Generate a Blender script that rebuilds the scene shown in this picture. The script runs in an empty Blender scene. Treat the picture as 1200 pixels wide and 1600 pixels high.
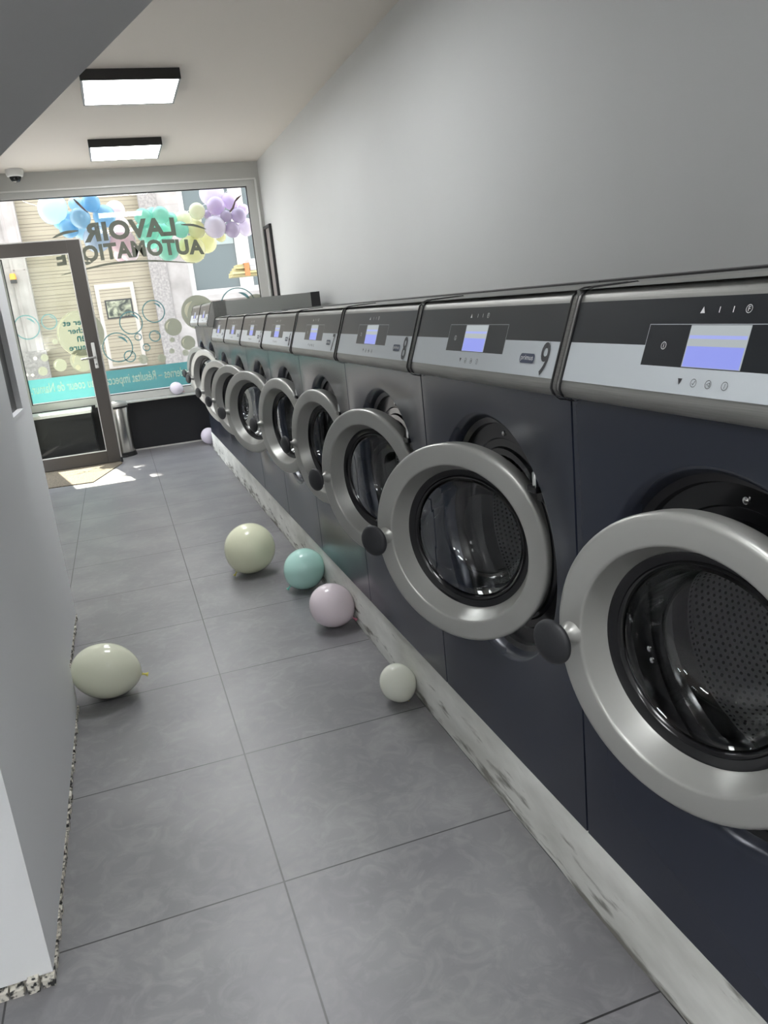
import bpy, bmesh, math, random
from mathutils import Vector, Matrix
random.seed(7)
S = bpy.context.scene
COL = S.collection
R = math.radians

# ------------------------------------------------------------------ camera
W, H, FPX = 1200, 1600, 1228.24
YAW, PITCH, ROLL, CAMH = 0.2998, -0.2658, -0.1036, 1.3049
cf = Vector((math.sin(YAW)*math.cos(PITCH), math.cos(YAW)*math.cos(PITCH), math.sin(PITCH)))
r0 = Vector((math.cos(YAW), -math.sin(YAW), 0)); u0 = r0.cross(cf)
cr = math.cos(ROLL)*r0 + math.sin(ROLL)*u0
cu = -math.sin(ROLL)*r0 + math.cos(ROLL)*u0
CAM = Vector((0, 0, CAMH))
cam = bpy.data.cameras.new('camera'); cam_o = bpy.data.objects.new('camera', cam); COL.objects.link(cam_o)
cam.sensor_fit = 'VERTICAL'; cam.sensor_height = 36; cam.lens = FPX/H*36
cam.clip_start = 0.02; cam.clip_end = 200
M = Matrix((cr, cu, -cf)).transposed().to_4x4(); M.translation = CAM
cam_o.matrix_world = M
S.camera = cam_o

# ------------------------------------------------------------------ light and exposure
S.view_settings.view_transform = 'Standard'; S.view_settings.look = 'None'
S.view_settings.gamma = 1.0; S.view_settings.use_curve_mapping = False
S.view_settings.exposure = 0.5
LAMP_E = 20.0
SKY_E = 3.9
SUN_E = 24.0
world = bpy.data.worlds.new('sky'); S.world = world; world.use_nodes = True
nt = world.node_tree; bg = nt.nodes['Background']
tc = nt.nodes.new('ShaderNodeTexCoord'); sep = nt.nodes.new('ShaderNodeSeparateXYZ')
ramp = nt.nodes.new('ShaderNodeValToRGB')
ramp.color_ramp.elements[0].position = 0.0; ramp.color_ramp.elements[0].color = (0.95, 0.93, 0.90, 1)
ramp.color_ramp.elements[1].position = 0.7; ramp.color_ramp.elements[1].color = (0.78, 0.88, 1.0, 1)
nt.links.new(tc.outputs['Generated'], sep.inputs[0]); nt.links.new(sep.outputs['Z'], ramp.inputs[0])
nt.links.new(ramp.outputs[0], bg.inputs['Color']); bg.inputs['Strength'].default_value = SKY_E
sl_ = bpy.data.lights.new('sun', 'SUN'); sl_.energy = SUN_E; sl_.angle = R(0.6); sl_.color = (1, 0.95, 0.86)
sun = bpy.data.objects.new('sun', sl_); COL.objects.link(sun)
sd = Vector((0.212, -0.977, -1.416)).normalized()
sun.rotation_euler = sd.to_track_quat('-Z', 'Y').to_euler(); sun.location = (0, 12, 14)

# ------------------------------------------------------------------ measured dimensions
TILE, XG, Y0 = 0.6, 0.1535, 1.5987
XM, ZC, YS, P = 0.7425, 0.1984, 1.2177, 0.7341
XR, ZCEIL, YW = 1.71, 2.78, 8.71
XL = -1.06
YP, YD = 8.735, 8.727       # window pane, decals on the pane
YF = 18.0

def ray(px, py): return cf + (px-W/2)/FPX*cr - (py-H/2)/FPX*cu
def at(px, py, Y): d = ray(px, py); return CAM + d*(Y/d.y)
def at_x(px, py, X): d = ray(px, py); return CAM + d*(X/d.x)
def at_z(px, py, Z): d = ray(px, py); return CAM + d*((Z-CAMH)/d.z)
def depth(p): return (p-CAM).dot(cf)

# ------------------------------------------------------------------ helpers
def link(o): COL.objects.link(o); return o
def mesh(name, bm, mat=None, parent=None, smooth=None, loc=None):
    me = bpy.data.meshes.new(name); bmesh.ops.recalc_face_normals(bm, faces=bm.faces)
    bm.to_mesh(me); bm.free()
    mats = mat if isinstance(mat, (list, tuple)) else [mat]
    for m in mats: me.materials.append(m)
    return inst(name, me, parent, smooth, loc)
def inst(name, me, parent=None, smooth=None, loc=None):
    if smooth is not None:
        for p in me.polygons: p.use_smooth = True
        if smooth < 179: me.set_sharp_from_angle(angle=R(smooth))
    o = link(bpy.data.objects.new(name, me))
    if parent: o.parent = parent
    if loc is not None: o.location = loc
    return o
def empty(name, loc=(0, 0, 0), rz=0):
    o = link(bpy.data.objects.new(name, None)); o.location = loc; o.rotation_euler = (0, 0, rz)
    o.empty_display_size = 0.1; return o
def tag(o, label, cat, group=None, kind=None):
    o['label'] = label; o['category'] = cat
    if group: o['group'] = group
    if kind: o['kind'] = kind
    return o
def struct(o): o['kind'] = 'structure'; return o
def box(bm, x0, x1, y0, y1, z0, z1, mi=0, bev=0):
    vs = [bm.verts.new(c) for c in ((x0,y0,z0),(x1,y0,z0),(x1,y1,z0),(x0,y1,z0),(x0,y0,z1),(x1,y0,z1),(x1,y1,z1),(x0,y1,z1))]
    fs = [bm.faces.new([vs[i] for i in f]) for f in ((3,2,1,0),(4,5,6,7),(0,1,5,4),(1,2,6,5),(2,3,7,6),(3,0,4,7))]
    for f in fs: f.material_index = mi
    if bev:
        es = list({e for f in fs for e in f.edges})
        bmesh.ops.bevel(bm, geom=es, offset=bev, segments=2, affect='EDGES', profile=0.5)
    return bm
def bxm(*a, **k): return box(bmesh.new(), *a, **k)
def quad(bm, pts, mi=0):
    f = bm.faces.new([bm.verts.new(p) for p in pts]); f.material_index = mi; return f
def lathe(bm, prof, n=64, axis='z', origin=(0, 0, 0), mi=0):
    """prof = [(radius, height)...] revolved about an axis"""
    o = Vector(origin); rings = []
    def P3(r, h, a):
        c, s = math.cos(a)*r, math.sin(a)*r
        return o + (Vector((c, s, h)) if axis == 'z' else Vector((h, c, s)) if axis == 'x' else Vector((c, h, s)))
    for r, h in prof:
        if r < 1e-6: rings.append([bm.verts.new(P3(0, h, 0))])
        else: rings.append([bm.verts.new(P3(r, h, 2*math.pi*i/n)) for i in range(n)])
    for a, b in zip(rings, rings[1:]):
        for i in range(n):
            j = (i+1) % n
            if len(a) == 1 and len(b) == 1: continue
            if len(a) == 1: f = bm.faces.new((a[0], b[i], b[j]))
            elif len(b) == 1: f = bm.faces.new((a[i], a[j], b[0]))
            else: f = bm.faces.new((a[i], a[j], b[j], b[i]))
            f.material_index = mi
    return bm
def tube(bm, pts, r, n=8, mi=0, closed=False):
    pts = [Vector(p) for p in pts]; rings = []
    rr = r if isinstance(r, (list, tuple)) else [r]*len(pts)
    for i, p in enumerate(pts):
        a = pts[i-1] if (i or closed) else p; b = pts[(i+1) % len(pts)] if (i < len(pts)-1 or closed) else p
        t = (b-a).normalized(); up = Vector((0, 0, 1)) if abs(t.z) < 0.9 else Vector((1, 0, 0))
        x = t.cross(up).normalized(); y = t.cross(x)
        rings.append([bm.verts.new(p + rr[i]*(math.cos(2*math.pi*k/n)*x + math.sin(2*math.pi*k/n)*y)) for k in range(n)])
    m = len(rings)
    for i in range(m if closed else m-1):
        a, b = rings[i], rings[(i+1) % m]
        for k in range(n):
            f = bm.faces.new((a[k], a[(k+1) % n], b[(k+1) % n], b[k])); f.material_index = mi
    if not closed:
        for rg in (rings[0], rings[-1]): bm.faces.new(rg).material_index = mi
    return bm
def text_pts(body, bold=0.0, res=4, space=1.0):
    cu_ = bpy.data.curves.new('t', 'FONT'); cu_.body = body; cu_.size = 1; cu_.offset = bold; cu_.resolution_u = res
    cu_.space_character = space
    o = link(bpy.data.objects.new('t', cu_)); dg = bpy.context.evaluated_depsgraph_get(); dg.update()
    me = bpy.data.meshes.new_from_object(o.evaluated_get(dg))
    vs = [v.co.copy() for v in me.vertices]; fs = [tuple(p.vertices) for p in me.polygons]
    bpy.data.objects.remove(o); bpy.data.curves.remove(cu_); bpy.data.meshes.remove(me)
    x0 = min(v.x for v in vs); x1 = max(v.x for v in vs); y0 = min(v.y for v in vs); y1 = max(v.y for v in vs)
    return [((v.x-x0)/(x1-x0)-.5, (v.y-y0)/(y1-y0)-.5) for v in vs], fs
def text_bm(body, fn, bold=0.0, bm=None, mi=0, space=1.0):
    """fn maps unit coords (-.5..+.5 along the line, -.5..+.5 up) to 3D"""
    bm = bm or bmesh.new(); vs, fs = text_pts(body, bold, space=space)
    bv = [bm.verts.new(fn(a, b)) for a, b in vs]
    for f in fs:
        try: bm.faces.new([bv[i] for i in f]).material_index = mi
        except ValueError: pass
    return bm

# ------------------------------------------------------------------ materials
def mat(name, col, rough=0.5, metal=0.0, spec=0.5, **kw):
    m = bpy.data.materials.new(name); m.use_nodes = True
    b = m.node_tree.nodes['Principled BSDF']
    b.inputs['Base Color'].default_value = (*col, 1); b.inputs['Roughness'].default_value = rough
    b.inputs['Metallic'].default_value = metal; b.inputs['Specular IOR Level'].default_value = spec
    for k, v in kw.items(): b.inputs[k].default_value = v
    return m
def nodes(m): return m.node_tree, m.node_tree.nodes['Principled BSDF']
def noise_col(m, scale, c0, c1, detail=6, lo=0.35, hi=0.65, rough=None, bump=0, coord='Object', stretch=None, dist=0.0):
    t, b = nodes(m); tc = t.nodes.new('ShaderNodeTexCoord'); n = t.nodes.new('ShaderNodeTexNoise')
    n.inputs['Scale'].default_value = scale; n.inputs['Detail'].default_value = detail; n.inputs['Distortion'].default_value = dist
    src = tc.outputs[coord]
    if stretch:
        mp = t.nodes.new('ShaderNodeMapping'); mp.inputs['Scale'].default_value = stretch
        t.links.new(src, mp.inputs[0]); src = mp.outputs[0]
    t.links.new(src, n.inputs['Vector'])
    r = t.nodes.new('ShaderNodeValToRGB'); r.color_ramp.elements[0].position = lo; r.color_ramp.elements[1].position = hi
    r.color_ramp.elements[0].color = (*c0, 1); r.color_ramp.elements[1].color = (*c1, 1)
    t.links.new(n.outputs['Fac'], r.inputs[0]); t.links.new(r.outputs[0], b.inputs['Base Color'])
    if rough:
        mr = t.nodes.new('ShaderNodeMapRange'); mr.inputs['To Min'].default_value = rough[0]; mr.inputs['To Max'].default_value = rough[1]
        t.links.new(n.outputs['Fac'], mr.inputs['Value']); t.links.new(mr.outputs[0], b.inputs['Roughness'])
    if bump:
        bp = t.nodes.new('ShaderNodeBump'); bp.inputs['Strength'].default_value = bump; bp.inputs['Distance'].default_value = 0.004
        t.links.new(n.outputs['Fac'], bp.inputs['Height']); t.links.new(bp.outputs[0], b.inputs['Normal'])
    return m, n, r
def emis(name, col, e):
    m = mat(name, (0.02, 0.02, 0.02), 0.4); t, b = nodes(m)
    b.inputs['Emission Color'].default_value = (*col, 1); b.inputs['Emission Strength'].default_value = e; return m
def thin_glass(name, tint=(1, 1, 1), refl=1.0):
    m = bpy.data.materials.new(name); m.use_nodes = True; t = m.node_tree; t.nodes.clear()
    out = t.nodes.new('ShaderNodeOutputMaterial'); mx = t.nodes.new('ShaderNodeMixShader')
    tr = t.nodes.new('ShaderNodeBsdfTransparent'); gl = t.nodes.new('ShaderNodeBsdfGlossy'); fr = t.nodes.new('ShaderNodeFresnel')
    mu = t.nodes.new('ShaderNodeMath'); mu.operation = 'MULTIPLY'; mu.inputs[1].default_value = refl
    tr.inputs[0].default_value = (*tint, 1); gl.inputs['Roughness'].default_value = 0.0
    ge = t.nodes.new('ShaderNodeNewGeometry'); ma = t.nodes.new('ShaderNodeMath'); ma.operation = 'MULTIPLY_ADD'   # same reflection from both faces
    ma.inputs[1].default_value = 1/1.5-1.5; ma.inputs[2].default_value = 1.5
    t.links.new(ge.outputs['Backfacing'], ma.inputs[0]); t.links.new(ma.outputs[0], fr.inputs[0])
    t.links.new(fr.outputs[0], mu.inputs[0]); t.links.new(mu.outputs[0], mx.inputs[0])
    t.links.new(tr.outputs[0], mx.inputs[1]); t.links.new(gl.outputs[0], mx.inputs[2]); t.links.new(mx.outputs[0], out.inputs[0])
    return m
def film(name, col, transp=0.0, transl=0.5, rough=None):
    """stuck-on window film / balloon skin: diffuse + translucent (+ clear) (+ gloss)"""
    m = bpy.data.materials.new(name); m.use_nodes = True; t = m.node_tree; t.nodes.clear()
    out = t.nodes.new('ShaderNodeOutputMaterial'); d = t.nodes.new('ShaderNodeBsdfDiffuse'); l = t.nodes.new('ShaderNodeBsdfTranslucent')
    d.inputs[0].default_value = (*col, 1); l.inputs[0].default_value = (*col, 1)
    mx = t.nodes.new('ShaderNodeMixShader'); mx.inputs[0].default_value = transl
    t.links.new(d.outputs[0], mx.inputs[1]); t.links.new(l.outputs[0], mx.inputs[2]); last = mx
    if transp:
        tr = t.nodes.new('ShaderNodeBsdfTransparent'); tr.inputs[0].default_value = (*[0.4+0.6*c for c in col], 1)
        m2 = t.nodes.new('ShaderNodeMixShader'); m2.inputs[0].default_value = transp
        t.links.new(last.outputs[0], m2.inputs[1]); t.links.new(tr.outputs[0], m2.inputs[2]); last = m2
    if rough is not None:
        g = t.nodes.new('ShaderNodeBsdfGlossy'); g.inputs['Roughness'].default_value = rough
        fr = t.nodes.new('ShaderNodeFresnel'); fr.inputs[0].default_value = 1.45
        m3 = t.nodes.new('ShaderNodeMixShader'); t.links.new(fr.outputs[0], m3.inputs[0])
        t.links.new(last.outputs[0], m3.inputs[1]); t.links.new(g.outputs[0], m3.inputs[2]); last = m3
    t.links.new(last.outputs[0], out.inputs[0]); return m

M_wall = mat('wall_paint', (0.50, 0.505, 0.50), 0.6); noise_col(M_wall, 1.5, (0.495, 0.50, 0.495), (0.51, 0.515, 0.51))
M_ceil = mat('ceiling_paint', (0.66, 0.61, 0.555), 0.7)
M_soffit = mat('soffit_paint', (0.53, 0.525, 0.525), 0.7)
M_pillar = mat('partition_paint', (0.80, 0.81, 0.82), 0.6)

def floor_mat():
    m = mat('slate_tiles', (0.1, 0.1, 0.1), 0.4); t, b = nodes(m); N = t.nodes.new
    tc = N('ShaderNodeTexCoord'); mp = N('ShaderNodeMapping')
    mp.inputs['Location'].default_value = (-XG + 12*TILE, -Y0 + 12*TILE, 0)
    t.links.new(tc.outputs['Object'], mp.inputs[0])
    br = N('ShaderNodeTexBrick'); br.offset = 0; br.squash = 1
    for k, v in (('Scale', 1), ('Mortar Size', 0.0023), ('Mortar Smooth', 0.1), ('Bias', 0), ('Brick Width', TILE), ('Row Height', TILE)): br.inputs[k].default_value = v
    br.inputs['Color1'].default_value = (0, 0, 0, 1); br.inputs['Color2'].default_value = (1, 1, 1, 1); br.inputs['Mortar'].default_value = (.5, .5, .5, 1)
    t.links.new(mp.outputs[0], br.inputs['Vector'])
    n1 = N('ShaderNodeTexNoise'); n1.inputs['Scale'].default_value = 3.2; n1.inputs['Detail'].default_value = 4
    n2 = N('ShaderNodeTexNoise'); n2.inputs['Scale'].default_value = 13; n2.inputs['Detail'].default_value = 8; n2.inputs['Distortion'].default_value = 1.6; n2.inputs['Roughness'].default_value = 0.62
    for n in (n1, n2): t.links.new(tc.outputs['Object'], n.inputs['Vector'])
    r1 = N('ShaderNodeValToRGB'); r1.color_ramp.elements[0].position = 0.42; r1.color_ramp.elements[1].position = 0.66
    r1.color_ramp.elements[0].color = (0.175, 0.171, 0.183, 1); r1.color_ramp.elements[1].color = (0.225, 0.221, 0.23, 1)
    r2 = N('ShaderNodeValToRGB'); r2.color_ramp.elements[0].position = 0.46; r2.color_ramp.elements[1].position = 0.72
    r2.color_ramp.elements[0].color = (0.0, 0.0, 0.0, 1); r2.color_ramp.elements[1].color = (1, 1, 1, 1)
    t.links.new(n1.outputs['Fac'], r1.inputs[0]); t.links.new(n2.outputs['Fac'], r2.inputs[0])
    mm = N('ShaderNodeMath'); mm.operation = 'MULTIPLY'; t.links.new(r2.outputs[0], mm.inputs[0]); t.links.new(n1.outputs['Fac'], mm.inputs[1])
    mx = N('ShaderNodeMix'); mx.data_type = 'RGBA'; t.links.new(mm.outputs[0], mx.inputs[0]); t.links.new(r1.outputs[0], mx.inputs[6]); mx.inputs[7].default_value = (0.31, 0.307, 0.307, 1)
    gr = N('ShaderNodeMix'); gr.data_type = 'RGBA'; t.links.new(br.outputs['Fac'], gr.inputs[0]); t.links.new(mx.outputs[2], gr.inputs[6]); gr.inputs[7].default_value = (0.03, 0.03, 0.032, 1)
    t.links.new(gr.outputs[2], b.inputs['Base Color'])
    mr = N('ShaderNodeMapRange'); mr.inputs['To Min'].default_value = 0.27; mr.inputs['To Max'].default_value = 0.48; b.inputs['Specular IOR Level'].default_value = 0.65
    t.links.new(n2.outputs['Fac'], mr.inputs['Value']); t.links.new(mr.outputs[0], b.inputs['Roughness'])
    bp = N('ShaderNodeBump'); bp.inputs['Strength'].default_value = 0.12; bp.inputs['Distance'].default_value = 0.003
    t.links.new(n2.outputs['Fac'], bp.inputs['Height']); t.links.new(bp.outputs[0], b.inputs['Normal'])
    return m
M_floor = floor_mat()

def concrete_mat():
    m = mat('rough_concrete', (0.4, 0.39, 0.37), 0.8); t, b = nodes(m); N = t.nodes.new
    _, n, r = noise_col(m, 9, (0.60, 0.60, 0.56), (0.88, 0.88, 0.84), 9, 0.32, 0.66, bump=0.5, stretch=(1, 0.35, 1))
    # chipped dark spots towards the foot of the strip
    tc = N('ShaderNodeTexCoord'); n2 = N('ShaderNodeTexNoise'); n2.inputs['Scale'].default_value = 26; n2.inputs['Detail'].default_value = 6
    mp = N('ShaderNodeMapping'); mp.inputs['Scale'].default_value = (1, 0.25, 1.4); t.links.new(tc.outputs['Object'], mp.inputs[0]); t.links.new(mp.outputs[0], n2.inputs['Vector'])
    sp = N('ShaderNodeSeparateXYZ'); t.links.new(tc.outputs['Object'], sp.inputs[0])
    mr = N('ShaderNodeMapRange'); mr.inputs['From Min'].default_value = 0.0; mr.inputs['From Max'].default_value = 0.12; mr.inputs['To Min'].default_value = 0.14; mr.inputs['To Max'].default_value = -0.08
    t.links.new(sp.outputs['Z'], mr.inputs['Value'])
    ad = N('ShaderNodeMath'); ad.operation = 'ADD'; t.links.new(n2.outputs['Fac'], ad.inputs[0]); t.links.new(mr.outputs[0], ad.inputs[1])
    r2 = N('ShaderNodeValToRGB'); r2.color_ramp.elements[0].position = 0.57; r2.color_ramp.elements[1].position = 0.70
    r2.color_ramp.elements[0].color = (0, 0, 0, 1); r2.color_ramp.elements[1].color = (1, 1, 1, 1); t.links.new(ad.outputs[0], r2.inputs[0])
    mx = N('ShaderNodeMix'); mx.data_type = 'RGBA'; t.links.new(r2.outputs[0], mx.inputs[0]); t.links.new(r.outputs[0], mx.inputs[6]); mx.inputs[7].default_value = (0.25, 0.24, 0.215, 1)
    t.links.new(mx.outputs[2], b.inputs['Base Color']); return m
M_conc = concrete_mat()
M_grout = mat('crumbling_mortar', (0.3, 0.28, 0.25), 0.9)
noise_col(M_grout, 75, (0.03, 0.03, 0.03), (0.66, 0.63, 0.56), 6, 0.40, 0.52, bump=0.6)
M_panel_black = mat('black_laminate', (0.010, 0.010, 0.013), 0.38)
M_frame_w = mat('light_grey_aluminium', (0.50, 0.50, 0.48), 0.45)
M_white = mat('white_plastic', (0.72, 0.72, 0.70), 0.4)
M_ledge = mat('white_ledge', (0.85, 0.84, 0.82), 0.5)
M_glass = thin_glass('window_glass', (0.97, 0.98, 0.97))
M_glass_d = thin_glass('door_glass', (0.90, 0.93, 0.87))
M_black = mat('black_plastic', (0.012, 0.012, 0.013), 0.4)
M_rubber = mat('black_rubber', (0.018, 0.019, 0.022), 0.55)
M_gloss_black = mat('gloss_black', (0.006, 0.006, 0.007), 0.18)
M_navy = mat('anthracite_blue_enamel', (0.029, 0.035, 0.054), 0.27, 0.2, 0.6)
M_cab = mat('grey_sheet_metal', (0.24, 0.245, 0.235), 0.45, 0.3)
M_ring = mat('silver_grey_ring', (0.37, 0.37, 0.35), 0.36, 0.4)
M_steel = mat('brushed_steel', (0.4, 0.4, 0.39), 0.46, 0.7)
noise_col(M_steel, 60, (0.27, 0.27, 0.255), (0.34, 0.335, 0.32), 3, 0.3, 0.7, coord='Object', stretch=(8, 0.15, 8))
M_fas_d = mat('charcoal_fascia', (0.012, 0.014, 0.017), 0.30, 0.0, 0.42)
M_fas_l = mat('light_grey_fascia', (0.50, 0.535, 0.56), 0.38)
M_ink = mat('dark_print', (0.03, 0.03, 0.034), 0.5)
M_print = mat('white_print', (0.75, 0.75, 0.75), 0.5)
M_logo = mat('navy_badge', (0.030, 0.045, 0.085), 0.4)
M_scr = emis('screen_pale', (0.62, 0.68, 0.70), 0.45)
M_scr_b = emis('screen_blue', (0.30, 0.35, 0.92), 0.62)
M_scr_l = emis('screen_line', (0.42, 0.48, 0.98), 0.58)
M_bowl = bpy.data.materials.new('bowl_glass'); M_bowl.use_nodes = True
_b = M_bowl.node_tree.nodes['Principled BSDF']; _b.inputs['Base Color'].default_value = (0.95, 0.97, 0.97, 1)
_b.inputs['Roughness'].default_value = 0.02; _b.inputs['Transmission Weight'].default_value = 1; _b.inputs['IOR'].default_value = 1.45
M_chrome = mat('chrome', (0.75, 0.75, 0.74), 0.12, 1.0)
M_bin = mat('stainless_bin', (0.55, 0.53, 0.50), 0.24, 1.0)
def drum_mat():
    m = mat('perforated_drum', (0.36, 0.36, 0.36), 0.32, 0.9); t, b = nodes(m); N = t.nodes.new
    def mth(op, a, c=None, d=None):
        n = N('ShaderNodeMath'); n.operation = op
        for i, q in enumerate((a, c, d)):
            if q is None: continue
            if isinstance(q, (int, float)): n.inputs[i].default_value = q
            else: t.links.new(q, n.inputs[i])
        return n.outputs[0]
    tc = N('ShaderNodeTexCoord'); sp = N('ShaderNodeSeparateXYZ'); t.links.new(tc.outputs['Object'], sp.inputs[0])
    ang = mth('ARCTAN2', sp.outputs['Y'], mth('SUBTRACT', sp.outputs['Z'], 0.546))
    v = mth('MULTIPLY', sp.outputs['X'], 1/0.013); u = mth('MULTIPLY', ang, 0.238/0.013)
    odd = mth('MODULO', mth('FLOOR', v), 2); u = mth('ADD', u, mth('MULTIPLY', odd, 0.5))
    fu = mth('SUBTRACT', mth('FRACT', mth('ADD', u, 100)), 0.5); fv = mth('SUBTRACT', mth('FRACT', v), 0.5)
    d2 = mth('ADD', mth('MULTIPLY', fu, fu), mth('MULTIPLY', fv, fv)); hole = mth('LESS_THAN', d2, 0.06)
    mx = N('ShaderNodeMix'); mx.data_type = 'RGBA'; t.links.new(hole, mx.inputs[0]); mx.inputs[6].default_value = (0.40, 0.40, 0.40, 1); mx.inputs[7].default_value = (0.01, 0.01, 0.01, 1)
    t.links.new(mx.outputs[2], b.inputs['Base Color'])
    bp = N('ShaderNodeBump'); bp.inputs['Strength'].default_value = 0.5; bp.inputs['Distance'].default_value = 0.003
    t.links.new(d2, bp.inputs['Height']); t.links.new(bp.outputs[0], b.inputs['Normal'])
    return m
M_drum = drum_mat()
M_doorframe = mat('bronze_grey_aluminium', (0.058, 0.052, 0.047), 0.42, 0.2)
M_gasket = mat('pale_gasket', (0.5, 0.49, 0.47), 0.5)
M_mat = mat('coir_mat', (0.06, 0.05, 0.04), 0.95); noise_col(M_mat, 160, (0.05, 0.04, 0.03), (0.24, 0.20, 0.14), 3, 0.35, 0.7, bump=0.8)
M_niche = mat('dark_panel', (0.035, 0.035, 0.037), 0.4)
M_lamp = emis('lamp_diffuser', (0.97, 0.99, 1.0), LAMP_E)
M_lampf = mat('lamp_frame_black', (0.02, 0.02, 0.02), 0.4)
M_lampr = mat('lamp_rail_grey', (0.28, 0.28, 0.28), 0.4, 0.5)
M_poster = mat('taupe_board', (0.28, 0.25, 0.245), 0.4)

def balloon_mat(name, c, tl=0.05): return film(name, c, 0.0, tl, 0.045)

# ------------------------------------------------------------------ room shell
YB, XLB = -2.6, -2.6        # back of the room
bm = bmesh.new()
box(bm, XLB, XR+0.1, YB, YW+0.08, -0.05, 0)
struct(mesh('floor', bm, M_floor))
bm = bmesh.new(); box(bm, XLB-0.1, XR+0.1, YB-0.1, 3.76, ZCEIL, ZCEIL+0.1); box(bm, XL-0.12, XR+0.1, 3.76, YW+0.1, ZCEIL, ZCEIL+0.1)
struct(mesh('ceiling', bm, M_ceil))
struct(mesh('wall_right', bxm(XR, XR+0.1, YB, YW+0.1, -0.05, ZCEIL), M_wall))
struct(mesh('wall_back', bxm(XLB-0.1, XR+0.1, YB-0.1, YB, -0.05, ZCEIL), M_wall))
struct(mesh('wall_left_entrance', bxm(XLB-0.1, XLB, YB, 1.52, -0.05, ZCEIL), M_wall))
# left side wall with the entrance opening
bm = bmesh.new()
for y0, y1, z0, z1 in ((3.76, 7.15, -0.05, ZCEIL), (8.10, YW+0.1, -0.05, ZCEIL), (7.15, 8.10, 2.15, ZCEIL)):
    box(bm, XL-0.12, XL, y0, y1, z0, z1)
struct(mesh('wall_left', bm, M_wall))
# front wall: header above the window and piers beside it
bm = bmesh.new()
box(bm, XL, XR, YW-0.02, YW+0.1, 2.615, ZCEIL); box(bm, 1.66, XR, YW-0.02, YW+0.1, 0, 2.615)
struct(mesh('wall_front', bm, M_frame_w))
struct(mesh('trim_front_header', bxm(XL, 1.67, YW-0.032, YW-0.02, 2.607, 2.622), M_white))
struct(mesh('trim_front_reveal', bxm(1.655, 1.675, YW-0.035, YW-0.02, 0.6, 2.607), M_white))
# dark panelling below the window
struct(mesh('trim_front_panel', bxm(XL, XR, YW-0.02, YW+0.08, 0.012, 0.53), M_panel_black))
struct(mesh('baseboard_front', bxm(-0.30, 0.80, YW-0.028, YW-0.02, 0, 0.014), M_gasket))
# near partition: pillar, partition with a dark opening, both painted light grey
struct(mesh('wall_left_pillar', bxm(XLB, -0.352, 1.524, 2.80, 0.022, ZCEIL), M_pillar))
bm = bmesh.new()
XN = -0.395
sill_z, ny0, ny1 = 1.018, 2.85, 3.47
for y0, y1, z0, z1 in ((2.80, 3.76, 0.022, sill_z), (2.80, ny0, sill_z, ZCEIL), (ny1, 3.76, sill_z, ZCEIL), (ny0, ny1, 2.2, ZCEIL)):
    box(bm, XLB if z0 > 2 or z1 < 1.1 else XN-0.30, XN, y0, y1, z0, z1)
struct(mesh('wall_left_partition', bm, M_pillar))
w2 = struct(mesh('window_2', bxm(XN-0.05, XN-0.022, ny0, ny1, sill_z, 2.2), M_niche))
mesh('window_sill', bxm(XN-0.02, XN+0.004, ny0, ny1, sill_z-0.012, sill_z+0.002), M_pillar, w2)
struct(mesh('baseboard_left', bxm(XLB, -0.356, 1.53, 2.795, 0, 0.022), M_grout))
bm = bmesh.new()
nseg = 46                     # ragged broken edge of mortar along the wall foot
for i in range(nseg):
    y0 = 1.528 + i*(2.79-1.528)/nseg; y1 = y0 + (2.79-1.528)/nseg*random.uniform(.7, 1.1)
    box(bm, -0.37, -0.3485+random.uniform(-.003, .003), y0, y1, 0.0, random.uniform(0.010, 0.024))
for i in range(34):
    x1 = -0.35 - i*0.03
    box(bm, x1-random.uniform(.02, .033), x1, 1.512-random.uniform(0, .008), 1.535, 0, random.uniform(0.014, 0.028))
struct(mesh('baseboard_left_mortar', bm, M_grout))
bm = bmesh.new()
for i in range(30):
    y0 = 2.81 + i*0.0315
    box(bm, -0.41, -0.392+random.uniform(-.003, .003), y0, y0+0.03, 0.0, random.uniform(0.010, 0.022))
struct(mesh('baseboard_left_partition', bm, M_grout))
# sloping underside of the stair that crosses the near end of the room
def soffit(x): return 1.81 + 0.806*x
bm = bmesh.new()
pr = [(-0.80, soffit(-0.80)), (1.19, soffit(1.19)), (1.19, ZCEIL), (-0.80, ZCEIL)]
pr = [(-0.80, soffit(-0.80)), ((ZCEIL-1.81)/0.806, ZCEIL), (-0.80, ZCEIL)]
a = [bm.verts.new((x, 0.85, z)) for x, z in pr]; b = [bm.verts.new((x, 2.0, z)) for x, z in pr]
bm.faces.new(a); bm.faces.new(b)
for i in range(3): bm.faces.new((a[i], a[(i+1) % 3], b[(i+1) % 3], b[i]))
struct(mesh('ceiling_stair_soffit', bm, M_soffit))
# concrete plinth under the machines, front edge slightly ragged
bm = bmesh.new(); prof = [(0.752, 0.0), (0.750, 0.03), (0.7525, 0.10), (0.751, 0.165), (0.757, 0.188), (0.768, 0.1975), (0.80, 0.1984), (1.68, 0.1984), (1.68, 0.0)]
prev = None; NY = 90
for i in range(NY+1):
    y = -1.6 + (7.98+1.6)*i/NY
    ring = [bm.verts.new((x + (random.uniform(-.0022, .0022) if k < 6 else 0), y, z + (random.uniform(-.002, .001) if 0 < k < 7 else 0))) for k, (x, z) in enumerate(prof)]
    if prev:
        for k in range(len(prof)): bm.faces.new((prev[k], prev[(k+1) % len(prof)], ring[(k+1) % len(prof)], ring[k]))
    else: bm.faces.new(ring)
    prev = ring
bm.faces.new(prev)
struct(mesh('plinth_right', bm, M_conc, smooth=40))

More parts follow.
